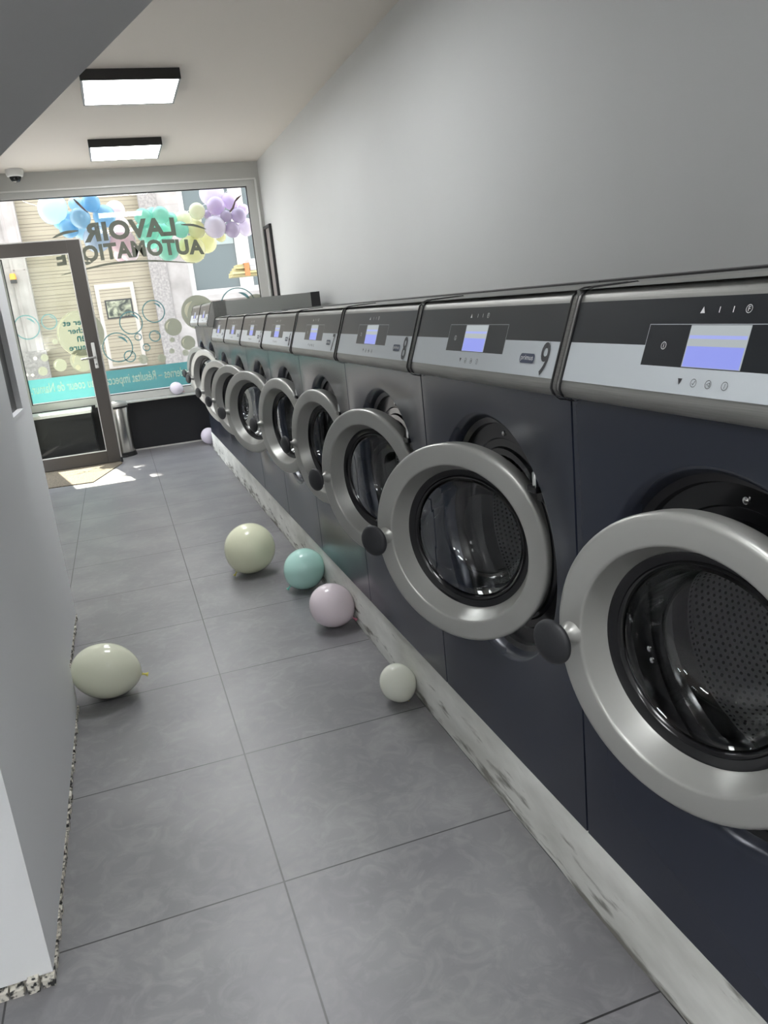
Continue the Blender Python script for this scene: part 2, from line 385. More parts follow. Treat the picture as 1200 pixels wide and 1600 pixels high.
# ------------------------------------------------------------------ shop window with its film lettering
GX0, GX1, GZ0, GZ1 = -0.90, 1.573, 0.60, 2.55
bm = bmesh.new()
for x0, x1, z0, z1 in ((XL, GX0, 0.53, 2.615), (GX1, 1.66, 0.53, 2.615), (GX0, GX1, 0.53, GZ0), (GX0, GX1, GZ1, 2.615)):
    box(bm, x0, x1, YW-0.012, YW+0.07, z0, z1)
win = struct(mesh('window_1', bm, M_frame_w))
bm = bmesh.new()
for x0, x1, z0, z1 in ((GX0, GX0+.008, GZ0, GZ1), (GX1-.008, GX1, GZ0, GZ1), (GX0+.008, GX1-.008, GZ0, GZ0+.008), (GX0+.008, GX1-.008, GZ1-.008, GZ1)):
    box(bm, x0, x1, YP-0.012, YP+0.012, z0, z1)
mesh('window_gasket', bm, M_black, win)
bm = bmesh.new(); quad(bm, [(GX0, YP, GZ0), (GX1, YP, GZ0), (GX1, YP, GZ1), (GX0, YP, GZ1)]); mesh('window_pane', bm, M_glass, win)
M_dec = film('frosted_grey_film', (0.28, 0.29, 0.23), 0.10, 0.33)
M_dec2 = film('frosted_pale_film', (0.36, 0.38, 0.30), 0.30, 0.32)
M_let = film('grey_letter_film', (0.13, 0.135, 0.112), 0.04, 0.36)
M_teal = film('teal_film', (0.08, 0.27, 0.285), 0.12, 0.46)
M_line = film('teal_line_film', (0.10, 0.20, 0.21), 0.05, 0.4)
M_cream = film('cream_film', (0.86, 0.84, 0.70), 0.0, 0.6)
M_tl = film('teal_letter_film', (0.05, 0.19, 0.21), 0.0, 0.35)
# teal band along the foot of the glass
bm = bmesh.new(); quad(bm, [(GX0, YD, 0.617), (GX1, YD, 0.617), (GX1, YD, 0.853), (GX0, YD, 0.853)])
mesh('banner_film', bm, M_teal, win)
XT0, XT1 = -0.882, 0.735
mesh('banner_lettering', text_bm('modernes – Résultat impeccable au coeur de Namur.', lambda a, b: (0.5*(XT0+XT1)-a*(XT1-XT0), YD-0.003, 0.742+b*0.125), 0.012), M_cream, win)
# arched shop lettering, seen from behind
def wordfn(x0, x1, zmid, h, arch, skew):
    def fn(a, b):
        x = 0.5*(x0+x1) - a*(x1-x0)
        return (x, YD-0.003, zmid + b*h*(1 - 0.5*arch*4*a*a) + arch*(0.25-a*a)*0.6 + skew*a)
    return fn
mesh('word_lettering', text_bm('LAVOIR', wordfn(-0.105, 0.79, 2.205, 0.185, 0.06, -0.005), 0.045, space=1.06), M_let, win)
mesh('word_lettering', text_bm('AUTOMATIQUE', wordfn(-0.40, 1.045, 1.975, 0.19, 0.22, 0.0), 0.045, space=1.08), M_let, win)
def swoosh(pts, w):
    bm = bmesh.new(); n = len(pts); L = []
    P3 = [at(x, y, YD-0.003) for x, y in pts]
    # smooth by Catmull-Rom
    Q = []
    for i in range(n-1):
        p0, p1, p2, p3 = P3[max(i-1, 0)], P3[i], P3[i+1], P3[min(i+2, n-1)]
        for k in range(8):
            t = k/8; Q.append(0.5*((2*p1)+(p2-p0)*t+(2*p0-5*p1+4*p2-p3)*t*t+(3*p1-p0-3*p2+p3)*t**3))
    Q.append(P3[-1]); m = len(Q); up = []; dn = []
    for i, q in enumerate(Q):
        f = w*math.sin(math.pi*min(max(i/(m-1), 0.04), 0.96))**0.6
        up.append(bm.verts.new(q+Vector((0, 0, f/2)))); dn.append(bm.verts.new(q-Vector((0, 0, f/2))))
    for i in range(m-1): bm.faces.new((up[i], up[i+1], dn[i+1], dn[i]))
    return bm
mesh('swoosh_line', swoosh([(82, 372), (100, 364), (122, 360.5)], 0.028), M_let, win)
mesh('swoosh_line', swoosh([(283, 351), (303, 352), (322, 358)], 0.024), M_let, win)
mesh('swoosh_line', swoosh([(96, 430), (140, 419), (180, 411), (235, 407.5), (305, 411)], 0.022), M_let, win)
def disc_bm(c, r, n=40, bm=None, dy=0, mi=0):
    bm = bm or bmesh.new()
    f = bm.faces.new([bm.verts.new((c.x+r*math.cos(2*math.pi*i/n), c.y+dy, c.z+r*math.sin(2*math.pi*i/n))) for i in range(n)]); f.material_index = mi
    return bm
def arc_bm(bm, c, r, a0, a1, w, dy=0, mi=0, taper=True, n=24):
    prev = None
    for i in range(n+1):
        a = R(a0+(a1-a0)*i/n); ww = w*(math.sin(math.pi*i/n) if taper else 1)
        pr_ = [bm.verts.new((c.x+(r+s*ww/2)*math.cos(a), c.y+dy, c.z+(r+s*ww/2)*math.sin(a))) for s in (-1, 1)]
        if prev: bm.faces.new((prev[0], prev[1], pr_[1], pr_[0])).material_index = mi
        prev = pr_
    return bm
def pxr(px, py, rp): c = at(px, py, YD); return c, rp*depth(c)/FPX
for x, y, r in ((204.7,504.5,16.8),(240,486.5,16.5),(184,542.8,22),(203,556.7,8.3),(215.8,526.5,5),(242,525,8),(229,542.8,5.2),(42,511.5,18),(76.8,502.7,11),(373,478,27)):
    c, rr = pxr(x, y, r); bm = bmesh.new()
    arc_bm(bm, c, rr, 0, 360, 0.011 if r > 7 else 0.009, taper=False, n=48)
    arc_bm(bm, c, rr*0.74, 15, 85, rr*0.16)
    mesh('bubble_outline', bm, M_line, win)
for x, y, r in ((270.6,511,13.4),(269,531,4),(268.8,548.5,4),(224,561.4,7.2),(253,559.6,6.4),(86,533.7,4.1),(94,570.4,9.8),(69.6,559,5.7),(67,580,7),(128,563,17.5),(310,488,26),(294,535.5,11),(290,551,5),(402,482,22)):
    c, rr = pxr(x, y, r); bm = disc_bm(c, rr)
    arc_bm(bm, c, rr*0.72, 110, 200, rr*0.22 if r > 9 else 0.001, dy=-0.003, mi=1)
    mesh('bubble_film', bm, [M_dec if r > 9 and x > 150 or r > 15 else M_dec2, M_cream], win)
for x, y, r in ((122,574,4),(42,586,2),(51,586,2),(55,560,2.5)):
    c, rr = pxr(x, y, r); mesh('bubble_film', disc_bm(c, rr, dy=-0.003), M_cream, win)
c, rr = pxr(126, 521.3, 35)
bm = disc_bm(c, rr, 64, dy=-0.001); arc_bm(bm, c, rr*0.93, 95, 195, rr*0.05, dy=-0.004, mi=1); arc_bm(bm, c, rr*0.99, 200, 345, rr*0.04, dy=-0.004, mi=1)
mesh('message_bubble', bm, [M_dec, M_cream], win)
for txt, wd, dz in (('Laver et', 0.30, 0.115), ('sécher', 0.23, 0.035), ('en', 0.085, -0.05), ('1 heure', 0.27, -0.13)):
    mesh('message_lettering', text_bm(txt, lambda a, b, wd=wd, dz=dz: (c.x-a*wd-0.0, YD-0.006, c.z+dz+b*0.058), 0.02), M_tl, win)

# ------------------------------------------------------------------ entrance door leaf standing open into the room
dr = struct(empty('door_1', (-1.045, 8.075, 0.0)))
DW, DH, FW = 0.902, 2.09, 0.115
bm = bmesh.new()
for x0, x1, z0, z1 in ((0, FW, 0.012, DH), (DW-FW, DW, 0.012, DH), (FW, DW-FW, 0.012, 0.13), (FW, DW-FW, DH-FW, DH)):
    box(bm, x0, x1, 0, 0.055, z0, z1, bev=0.003)
mesh('door_frame', bm, M_doorframe, dr)
bm = bmesh.new()
for x0, x1, z0, z1 in ((DW+.0005, DW+.014, 0.012, DH+.012), (0, DW+.0005, DH+.0005, DH+.012)): box(bm, x0, x1, 0.012, 0.034, z0, z1)
for x0, x1, z0, z1 in ((FW, FW+.006, .13, DH-FW), (DW-FW-.006, DW-FW, .13, DH-FW), (FW+.006, DW-FW-.006, .13, .136), (FW+.006, DW-FW-.006, DH-FW-.006, DH-FW)): box(bm, x0, x1, -0.002, 0.03, z0, z1)
mesh('door_edge', bm, M_gasket, dr)
bm = bmesh.new(); quad(bm, [(FW, 0.028, 0.13), (DW-FW, 0.028, 0.13), (DW-FW, 0.028, DH-FW), (FW, 0.028, DH-FW)]); mesh('door_pane', bm, M_glass_d, dr)
hx = DW-0.055
hd = mesh('handle_plate', bxm(hx-.016, hx+.016, -0.010, -0.0005, 0.925, 1.165, bev=0.006), M_frame_w, dr)
bm = bmesh.new(); tube(bm, [(hx, -0.008, 1.03), (hx, -0.05, 1.03), (hx-.03, -0.058, 1.028), (hx-.125, -0.058, 1.022)], [.011, .011, .011, .009], 10)
mesh('door_lever', bm, M_steel, hd, smooth=60)
bm = bmesh.new(); lathe(bm, [(0, -.012), (.009, -.012), (.009, 0)], 16, 'y', (hx, -0.010, 0.965)); mesh('lock_cylinder', bm, M_chrome, hd)
bm = bmesh.new(); lathe(bm, [(0, 0.004), (.014, .004), (.014, .05), (0, .05)], 14, 'z', (DW+.006, -0.008, 0)); mesh('floor_pivot', bm, M_black, dr)

# white ledge in front of the glazing, left of the dark panelling
lg = tag(empty('low_bench', (-0.64, 8.58, 0)), 'low black bench with a white top under the window, seen through the glass door', 'bench')
mesh('bench_top', bxm(-0.41, 0.30, -0.24, 0.105, 0.490, 0.522, bev=0.004), M_ledge, lg)
mesh('bench_front', bxm(-0.405, 0.295, -0.215, 0.10, 0.0, 0.490), M_panel_black, lg)
# door mat
bm = bmesh.new(); pts = [(-1.04, 7.27), (-0.39, 7.20), (-0.135, 7.985), (-0.14, 8.07), (-0.14, 8.30), (-1.04, 8.30)]
b0 = [bm.verts.new((x, y, 0.0005)) for x, y in pts]; b1 = [bm.verts.new((x, y, 0.008)) for x, y in pts]
bm.faces.new(b0); bm.faces.new(b1)
for i in range(len(pts)): bm.faces.new((b0[i], b0[(i+1) % len(pts)], b1[(i+1) % len(pts)], b1[i]))
tag(mesh('door_mat', bm, M_mat), 'dark brown bristle mat on the floor under the open glass door', 'doormat')

# pedal bin
bc = at_z(190, 710, 0); BX, BY, BR = -0.105, 8.46, 0.115
tb = tag(empty('pedal_bin', (BX, BY, 0)), 'tall stainless steel pedal bin behind the open glass door', 'bin')
bm = bmesh.new(); lathe(bm, [(0, .012), (BR, .012), (BR, .50), (BR-.004, .505), (0, .505)], 48); mesh('bin_body', bm, M_bin, tb, smooth=40)
bm = bmesh.new(); lathe(bm, [(0, 0), (BR+.012, 0), (BR+.012, .012), (BR+.003, .04), (BR+.003, .045)], 48); mesh('bin_base', bm, M_black, tb, smooth=40)
bm = bmesh.new(); lathe(bm, [(BR+.003, .50), (BR+.004, .53), (BR-.01, .548), (.05, .562), (0, .563)], 48); mesh('bin_lid', bm, M_steel, tb, smooth=40)
bm = bmesh.new(); lathe(bm, [(BR+.0045, .494), (BR+.0055, .503), (BR+.0045, .512)], 48); box(bm, BR-.005, BR+.03, -.02, .02, .50, .525); mesh('lid_hinge', bm, M_black, tb, smooth=40)
mesh('bin_pedal', bxm(-.03, .03, -BR-.045, -BR, .005, .017), M_black, tb)

# framed board on the right wall
f0 = at_x(413, 352, XR); f1 = at_x(433, 463, XR)
fy1, fy0, fz1 = 8.66, 8.36, 2.135
pf = tag(empty('framed_board', (XR, 0.5*(fy0+fy1), 1.2)), 'narrow framed taupe board on the right wall beside the shop window', 'picture')
bm = bmesh.new(); hw = (fy1-fy0)/2; hz = fz1-1.2
for y0, y1, z0, z1 in ((-hw, -hw+.03, -.1, hz), (hw-.03, hw, -.1, hz), (-hw+.03, hw-.03, hz-.03, hz), (-hw+.03, hw-.03, -.1, -.07)): box(bm, -0.028, -0.001, y0, y1, z0, z1)
mesh('board_frame', bm, M_black, pf); mesh('board', bxm(-.012, -.001, -hw+.03, hw-.03, -.07, hz-.03), M_poster, pf)

# ceiling lamps
def lamp(y, label, x=0.376):
    t = tag(empty('ceiling_lamp', (x, y, ZCEIL)), label, 'ceiling light', 'square ceiling panel lamps')
    a, zt = 0.295, 0.062
    for y0, y1 in ((-a, -a+.012), (a-.012, a)): mesh('frame_bar', bxm(-a, a, y0, y1, -zt, 0), M_lampf, t)
    for x0, x1 in ((-a, -a+.014), (a-.014, a)): mesh('side_rail', bxm(x0, x1, -a+.012, a-.012, -zt, 0), M_lampr, t)
    mesh('diffuser', bxm(-a+.014, a-.014, -a+.012, a-.012, -zt+.003, -zt+.009), M_lamp, t)
lamp(5.735, 'lit square ceiling panel lamp, the nearer of the two in view')
lamp(7.655, 'lit square ceiling panel lamp close to the shop window')
lamp(3.80, 'lit square ceiling panel lamp above the middle of the machine row')
lamp(-0.04, 'lit square ceiling panel lamp just behind the sloping stair soffit')
lamp(-1.96, 'lit square ceiling panel lamp at the back of the room')
lamp(-0.04, 'added square ceiling panel lamp for fill light in the unseen side bay', -1.45)  # this pair is unseen, added to brighten the near end of the room
lamp(-1.96, 'lit square ceiling panel lamp in the back corner of the side bay', -1.45)
# dome camera
dc = at(21, 264, 8.52)
t = tag(empty('dome_camera', (-0.60, 8.52, ZCEIL)), 'small white dome security camera on the ceiling by the window', 'security camera')
bm = bmesh.new(); lathe(bm, [(0, 0), (.078, 0), (.079, -.03), (.070, -.058), (.056, -.064)], 32); mesh('camera_housing', bm, M_white, t, smooth=40)
bm = bmesh.new(); lathe(bm, [(.052, -.062)]+[(.052*math.cos(a), -.062-.052*math.sin(a)) for a in (R(15*i) for i in range(1, 6))]+[(0, -.114)], 24); mesh('camera_dome', bm, M_gloss_black, t, smooth=179)

# ------------------------------------------------------------------ washing machines
cache = {}
def part(name, key, build, m, parent, smooth=None):
    if key not in cache:
        bm = build(); me = bpy.data.meshes.new(name); bmesh.ops.recalc_face_normals(bm, faces=bm.faces); bm.to_mesh(me); bm.free()
        for x in (m if isinstance(m, (list, tuple)) else [m]): me.materials.append(x)
        if smooth is not None:
            for p in me.polygons: p.use_smooth = True
            me.set_sharp_from_angle(angle=R(smooth))
        cache[key] = me
    o = link(bpy.data.objects.new(name, cache[key])); o.parent = parent; return o
HW = P/2-0.003; Z0 = ZC
DZ = 0.746-Z0                      # porthole centre above the plinth
def SL(y, zw, off=0.0):            # point on the sloping console face; zw = world height for a standard machine
    return Vector((0.018+(zw-1.265)*0.046/0.135-off*0.946, y, zw-Z0+off*0.322))
def slrect(bm, y0, y1, z0, z1, off, mi=0):
    return quad(bm, [SL(y0, z0, off), SL(y1, z0, off), SL(y1, z1, off), SL(y0, z1, off)], mi)
def b_front(top):
    def build():
        bm = bmesh.new(); n = 72; hz0, hz1 = 0.004, top
        angs = [2*math.pi*i/n for i in range(n)]
        for cy, cz in ((HW, hz1-DZc), (HW, hz0-DZc), (-HW, hz1-DZc), (-HW, hz0-DZc)): angs.append(math.atan2(cz, cy) % (2*math.pi))
        angs = sorted(set(round(a, 6) for a in angs)); inn = []; out = []; bk = []
        for a in angs:
            c, s = math.cos(a), math.sin(a)
            t = min(HW/abs(c) if abs(c) > 1e-9 else 9, (hz1-DZc)/s if s > 1e-9 else 9, (hz0-DZc)/s if s < -1e-9 else 9)
            inn.append(bm.verts.new((0, c*0.292, DZc+s*0.292))); out.append(bm.verts.new((0, c*t, DZc+s*t)))
            bk.append(bm.verts.new((0.02, c*t, DZc+s*t)))
        # rolled lip into the porthole
        rings = [inn]
        for r, x in ((0.288, 0.0015), (0.282, 0.007), (0.277, 0.016), (0.274, 0.034)):
            rings.append([bm.verts.new((x, math.cos(a)*r, DZc+math.sin(a)*r)) for a in angs])
        m = len(angs)
        for i in range(m):
            j = (i+1) % m
            bm.faces.new((inn[i], inn[j], out[j], out[i])); bm.faces.new((out[i], out[j], bk[j], bk[i]))
            for a, b in zip(rings, rings[1:]): bm.faces.new((a[i], a[j], b[j], b[i]))
        return bm
    return build
def b_cabinet(top):
    def build():
        bm = bmesh.new(); x0, x1 = 0.021, 0.80
        vs = {}
        for x in (x0, x1):
            for y in (-HW, HW):
                for z in (0.004, top): vs[x, y, z] = bm.verts.new((x, y, z))
        f = lambda *k: bm.faces.new([vs[q] for q in k])
        f((x0,-HW,top),(x1,-HW,top),(x1,HW,top),(x0,HW,top)); f((x0,-HW,.004),(x1,-HW,.004),(x1,HW,.004),(x0,HW,.004))
        f((x0,-HW,.004),(x1,-HW,.004),(x1,-HW,top),(x0,-HW,top)); f((x0,HW,.004),(x1,HW,.004),(x1,HW,top),(x0,HW,top))
        f((x1,-HW,.004),(x1,HW,.004),(x1,HW,top),(x1,-HW,top)); return bm
    return build
def b_console():
    bm = bmesh.new(); z = lambda a: a-Z0
    pr = [(0.021, z(1.102)), (-.004, z(1.102)), (-.018, z(1.105)), (-.026, z(1.112)), (-.0295, z(1.121)), (-.0285, z(1.1285)), (.0175, z(1.2635)), (.021, z(1.272)), (.029, z(1.2795)), (.042, z(1.284)), (.13, z(1.2862)), (.13, z(1.102))]
    a = [bm.verts.new((x, -HW, q)) for x, q in pr]; b = [bm.verts.new((x, HW, q)) for x, q in pr]
    bm.faces.new(a); bm.faces.new(b)
    for i in range(len(pr)): bm.faces.new((a[i], a[(i+1) % len(pr)], b[(i+1) % len(pr)], b[i]))
    return bm
def b_edge(s):
  def build():
    bm = bmesh.new(); z = lambda a: a-Z0
    pr = [(-.006, z(1.0995)), (-.020, z(1.1025)), (-.0295, z(1.111)), (-.033, z(1.121)), (-.0315, z(1.1295)), (.0145, z(1.265)), (.0185, z(1.2745)), (.0275, z(1.2825)), (.042, z(1.287)), (.13, z(1.2885))]
    if 1:
        y0, y1 = s*(HW-.0125), s*(HW-.0095)
        a = [bm.verts.new((x, y0, q)) for x, q in pr]; b = [bm.verts.new((x, y1, q)) for x, q in pr]
        c_ = [bm.verts.new((x+.006, y0, q-.004)) for x, q in pr]; d = [bm.verts.new((x+.006, y1, q-.004)) for x, q in pr]
        for i in range(len(pr)-1):
            bm.faces.new((a[i], a[i+1], b[i+1], b[i])); bm.faces.new((a[i], a[i+1], c_[i+1], c_[i])); bm.faces.new((b[i], b[i+1], d[i+1], d[i]))
    return bm
  return build
FE = HW-0.014
def b_fd():
    bm = bmesh.new(); slrect(bm, -FE, FE, 1.198, 1.262, .0012); slrect(bm, -.141, .148, 1.1705, 1.198, .0012); return bm
def b_fl():
    bm = bmesh.new(); slrect(bm, .148, FE, 1.136, 1.198, .0012); slrect(bm, -FE, -.141, 1.136, 1.198, .0012); slrect(bm, -.141, .148, 1.136, 1.1705, .0012)
    slrect(bm, -.141, .148, 1.2263, 1.2270, .0016); slrect(bm, .1475, .1483, 1.1705, 1.2270, .0016); slrect(bm, -.1413, -.1405, 1.1705, 1.2270, .0016)
    return bm
def b_scr():
    bm = bmesh.new(); slrect(bm, -.052, .058, 1.1715, 1.2255, .002, 0); slrect(bm, -.050, .056, 1.1720, 1.1985, .0024, 1); slrect(bm, -.050, .056, 1.2080, 1.2125, .0024, 2)
    return bm
def ringsl(bm, y, z, r, w, mi=0, n=20):
    c = SL(y, z, .0026); ey = Vector((0, 1, 0)); ez = Vector((0.322, 0, 0.946)); prev = None
    for i in range(n+1):
        a = 2*math.pi*i/n; d = math.cos(a)*ey+math.sin(a)*ez
        q = (bm.verts.new(c+d*r), bm.verts.new(c+d*(r-w)))
        if prev: bm.faces.new((prev[0], q[0], q[1], prev[1])).material_index = mi
        prev = q
def tri(pts): bm = bmesh.new(); bm.faces.new([bm.verts.new(SL(y, z, .0026)) for y, z in pts]); return bm
def symbol(y, z, r, segs=(), ch=None):
    bm = bmesh.new(); ringsl(bm, y, z, r, .0008)
    for p, q in segs: tube(bm, [SL(*p, .0026), SL(*q, .0026)], .0003, 4)
    if ch: text_bm(ch, lambda a, b: SL(y-a*(.0035 if ch == 'F' else .0012), z+b*.006, .0026), 0.01, bm)
    return bm
def bar(y): bm = bmesh.new(); slrect(bm, y-.0007, y+.0007, 1.241, 1.2485, .0016); return bm
BUTTONS = [(lambda: tri(((.0475, 1.2405), (.0385, 1.2405), (.043, 1.2490))), 0), (lambda: bar(.013), 0), (lambda: bar(-.012), 0),
    (lambda: symbol(-.0395, 1.2447, .0055, ch='F'), 0), (lambda: symbol(.105, 1.198, .0055, ch='i'), 0),
    (lambda: tri(((.0565, 1.1565), (.0475, 1.1565), (.052, 1.1480))), 1),
    (lambda: symbol(.024, 1.152, .0058, (((.0265, 1.152), (.0245, 1.1495)), ((.0245, 1.1495), (.0215, 1.1550)))), 1),
    (lambda: symbol(-.004, 1.152, .0058, (((-.0015, 1.152), (-.0065, 1.1545)), ((-.0015, 1.152), (-.0065, 1.1495)), ((-.0065, 1.1545), (-.0065, 1.1495)))), 1),
    (lambda: symbol(-.034, 1.152, .0058, (((-.0335, 1.149), (-.0345, 1.155)),)), 1)]
def b_logo():
    bm = bmesh.new(); n = 8; pts = []; hw, hh, rr = .028, .0085, .007
    for cx, cz, a0 in ((hw-rr, hh-rr, 0), (-hw+rr, hh-rr, 90), (-hw+rr, -hh+rr, 180), (hw-rr, -hh+rr, 270)):
        for i in range(n+1): a = R(a0+90*i/n); pts.append((cx+rr*math.cos(a), cz+rr*math.sin(a)))
    bm.faces.new([bm.verts.new(SL(-.246+x, 1.1668+z, .0024)) for x, z in pts]); return bm
def b_logot(): return text_bm('primus', lambda a, b: SL(-.246-a*.046, 1.1665+b*.0115, .0030), 0.0)
def b_num(k):
    w = .030 if k < 10 else .052
    if k == 1: w = .014
    return lambda: text_bm(str(k), lambda a, b: SL(-.309-a*w, 1.1675+b*.058, .0024), 0.012)
def b_ringplate():
    bm = bmesh.new(); lathe(bm, [(.2755, .030), (.262, .036), (.259, .046), (.225, .049), (.222, .052), (.205, .052), (.201, .046), (.186, .046), (.183, .052), (.176, .06), (.172, .09)], 72, 'x', (0, 0, DZc)); return bm
def b_screw(a):
    def build():
        bm = bmesh.new()
        lathe(bm, [(0, -.004), (.0035, -.004), (.006, -.002), (.0065, .002)], 14, 'x', (.047, .237*math.cos(R(a+15)), DZc+.237*math.sin(R(a+15))))
        return bm
    return build
def b_drum():
    bm = bmesh.new(); lathe(bm, [(.172, .09), (.178, .105), (.232, .112), (.238, .12), (.238, .44), (.225, .455), (0, .46)], 72, 'x', (0, 0, DZc))
    for k in range(3):            # lifting ribs
        a = R(40+120*k); c, s = math.cos(a), math.sin(a); t = Vector((0, -s, c)); rd = Vector((0, c, s)); o = Vector((0, 0, DZc))
        L = []
        for x in (.14, .43):
            L.append([bm.verts.new(o+Vector((x, 0, 0))+rd*(.238)+t*.05), bm.verts.new(o+Vector((x, 0, 0))+rd*.185+t*.012), bm.verts.new(o+Vector((x, 0, 0))+rd*.185-t*.012), bm.verts.new(o+Vector((x, 0, 0))+rd*.238-t*.05)])
        for i in range(3): bm.faces.new((L[0][i], L[0][i+1], L[1][i+1], L[1][i]))
        bm.faces.new(L[0]); bm.faces.new(L[1])
    return bm
def b_hinge():
    bm = bmesh.new(); box(bm, .034, .048, -.268, -.244, DZc-.06, DZc+.10, bev=.003); box(bm, .012, .046, -.226, -.200, DZc+.130, DZc+.151, bev=.002); return bm
def b_bracket():
    bm = bmesh.new(); box(bm, -.004, .020, -.226, -.192, DZc+.150, DZc+.164, bev=.002); return bm
def b_pin():
    bm = bmesh.new(); lathe(bm, [(0, DZc+.164), (.006, DZc+.164), (.006, DZc+.190), (.004, DZc+.193), (0, DZc+.193)], 12, 'z', (.006, -.210, 0)); return bm
RD = 0.235
def b_doorring():
    bm = bmesh.new()
    lathe(bm, [(.170, .058), (.215, .058), (.226, .053), (.230, .046), (.231, .044), (.2345, .014), (.2347, .0115), (.2335, .005), (.230, .0015), (.2265, .0002), (.2245, 0), (.1905, 0), (.1885, .0003), (.1865, .0012), (.1850, .0032), (.1843, .006), (.1685, .041), (.1675, .0435), (.166, .046)], 96, 'x', (0, RD, 0)); return bm
def b_doorseal():
    bm = bmesh.new(); lathe(bm, [(.1665, .044), (.162, .047), (.152, .050), (.149, .047), (.145, .050), (.143, .056), (.150, .064), (.170, .060)], 96, 'x', (0, RD, 0)); return bm
def b_bowl():
    bm = bmesh.new()
    outer = [(.143, .055), (.139, .062), (.132, .085), (.124, .115), (.117, .130), (.104, .139), (.07, .145), (0, .147)]
    inner = [(0, .1425), (.07, .1405), (.102, .1345), (.1135, .127), (.1195, .113), (.1275, .084), (.1345, .0605), (.1385, .0535), (.143, .055)]
    lathe(bm, outer+inner, 96, 'x', (0, RD, 0)); bmesh.ops.remove_doubles(bm, verts=bm.verts, dist=1e-6); return bm
KU, KN = RD+.205, -.052
def b_stem():
    bm = bmesh.new(); lathe(bm, [(.021, .001), (.016, -.005), (.0115, -.012), (.0105, -.022), (.013, KN+.016), (.013, KN+.012)], 24, 'x', (0, KU, 0)); return bm
def b_knob():
    bm = bmesh.new(); lathe(bm, [(0, KN-.006), (.012, KN-.0055), (.024, KN-.0035), (.033, KN), (.0375, KN+.004), (.0378, KN+.009), (.034, KN+.013), (0, KN+.016)], 40, 'x', (0, KU, 0)); return bm
DZc = DZ
def machine(k, theta, label, hinge=(0.02, -0.21), tall=False):
    global DZc
    DZc = DZ+0.059 if tall else DZ; T = 'tall' if tall else 'std'; dzc = 0.115 if tall else 0.0
    cy = YS + P/2 + (9-k)*P
    t = tag(empty('washing_machine', (XM, cy, ZC)), label, 'washing machine', 'front-loading washing machines in a row')
    topc = 1.283-Z0+dzc
    part('cabinet', ('cab', T), b_cabinet(topc), M_cab, t)
    part('front_panel', ('front', T), b_front(1.101-Z0+dzc), M_navy, t, 30)
    part('rear_cover', ('rear', T), lambda: bxm(.801, .875, -HW, HW, .7, topc+.002) if tall else bxm(.55, .79, -HW, HW, topc, topc+.005), M_black, t)
    pr_ = part('porthole_ring', ('ringp', T), b_ringplate, M_gloss_black, t, 30); [part('screw', ('scr', T, a), b_screw(a), M_chrome, pr_, 40) for a in (75, 20, -35, 150, 210, 265, 320)]
    part('drum', ('drum', T), b_drum, M_drum, t, 40)
    hg = part('door_hinge', ('hinge', T), b_hinge, M_gloss_black, t); part('hinge_bracket', ('brk', T), b_bracket, M_gloss_black, hg); part('hinge_pin', ('pin', T), b_pin, M_chrome, hg, 40)
    co = part('console', ('con',), b_console, M_steel, t, 35); co.location = (-.012 if tall else 0, 0, dzc)
    [part('console_trim', ('edge', q), b_edge(q), M_black, co) for q in (-1, 1)]
    part('dark_fascia', ('fd',), b_fd, M_fas_d, co); part('light_fascia', ('fl',), b_fl, M_fas_l, co)
    part('display', ('scrn',), b_scr, [M_scr, M_scr_b, M_scr_l], co)
    [part('button', ('bt', i), f, (M_print, M_ink)[mi], co) for i, (f, mi) in enumerate(BUTTONS)]
    part('logo_badge', ('logo',), b_logo, M_logo, co); part('logo_lettering', ('logot',), b_logot, M_print, co)
    part('number', ('num', k), b_num(k), M_ink, co)
    d = part('door', ('dring',), b_doorring, M_ring, t, 35); d.location = (hinge[0], hinge[1], DZc); d.rotation_euler = (0, 0, R(theta))
    part('door_seal', ('dseal',), b_doorseal, M_gloss_black, d, 35); part('door_glass', ('bowl',), b_bowl, M_bowl, d, 40)
    part('knob_stem', ('stem',), b_stem, M_ring, d, 60); part('door_knob', ('knob',), b_knob, M_rubber, d, 50)
    return t
angles = {10: 17.7, 9: 32.2, 8: 23, 7: 15, 6: 17, 5: 27.5, 4: 26.5, 3: 25.5, 2: 25.5, 1: 21}
where = {10: 'dark blue washing machine with door ajar, nearest the camera at the right edge',
         9: 'dark blue washing machine numbered 9 with its grey round door half open',
         8: 'washing machine numbered 8, round door half open, left of number 9',
         7: 'washing machine numbered 7 with door ajar, between numbers 8 and 6',
         6: 'washing machine numbered 6 with door ajar, between numbers 7 and 5',
         5: 'washing machine numbered 5, door half open, left of number 6',
         4: 'washing machine numbered 4, second from the two taller machines',
         3: 'washing machine standing directly beside the taller machines with its door open',
         2: 'taller washing machine with grey side showing above the lower row',
         1: 'taller washing machine at the far end of the row by the window'}
for k in range(10, 0, -1):
    hg = {10: (0.012, -0.2235), 9: (0.033, -0.202)}.get(k, (0.02, -0.21))
    machine(k, angles[k], where[k], hg, tall=k <= 2)

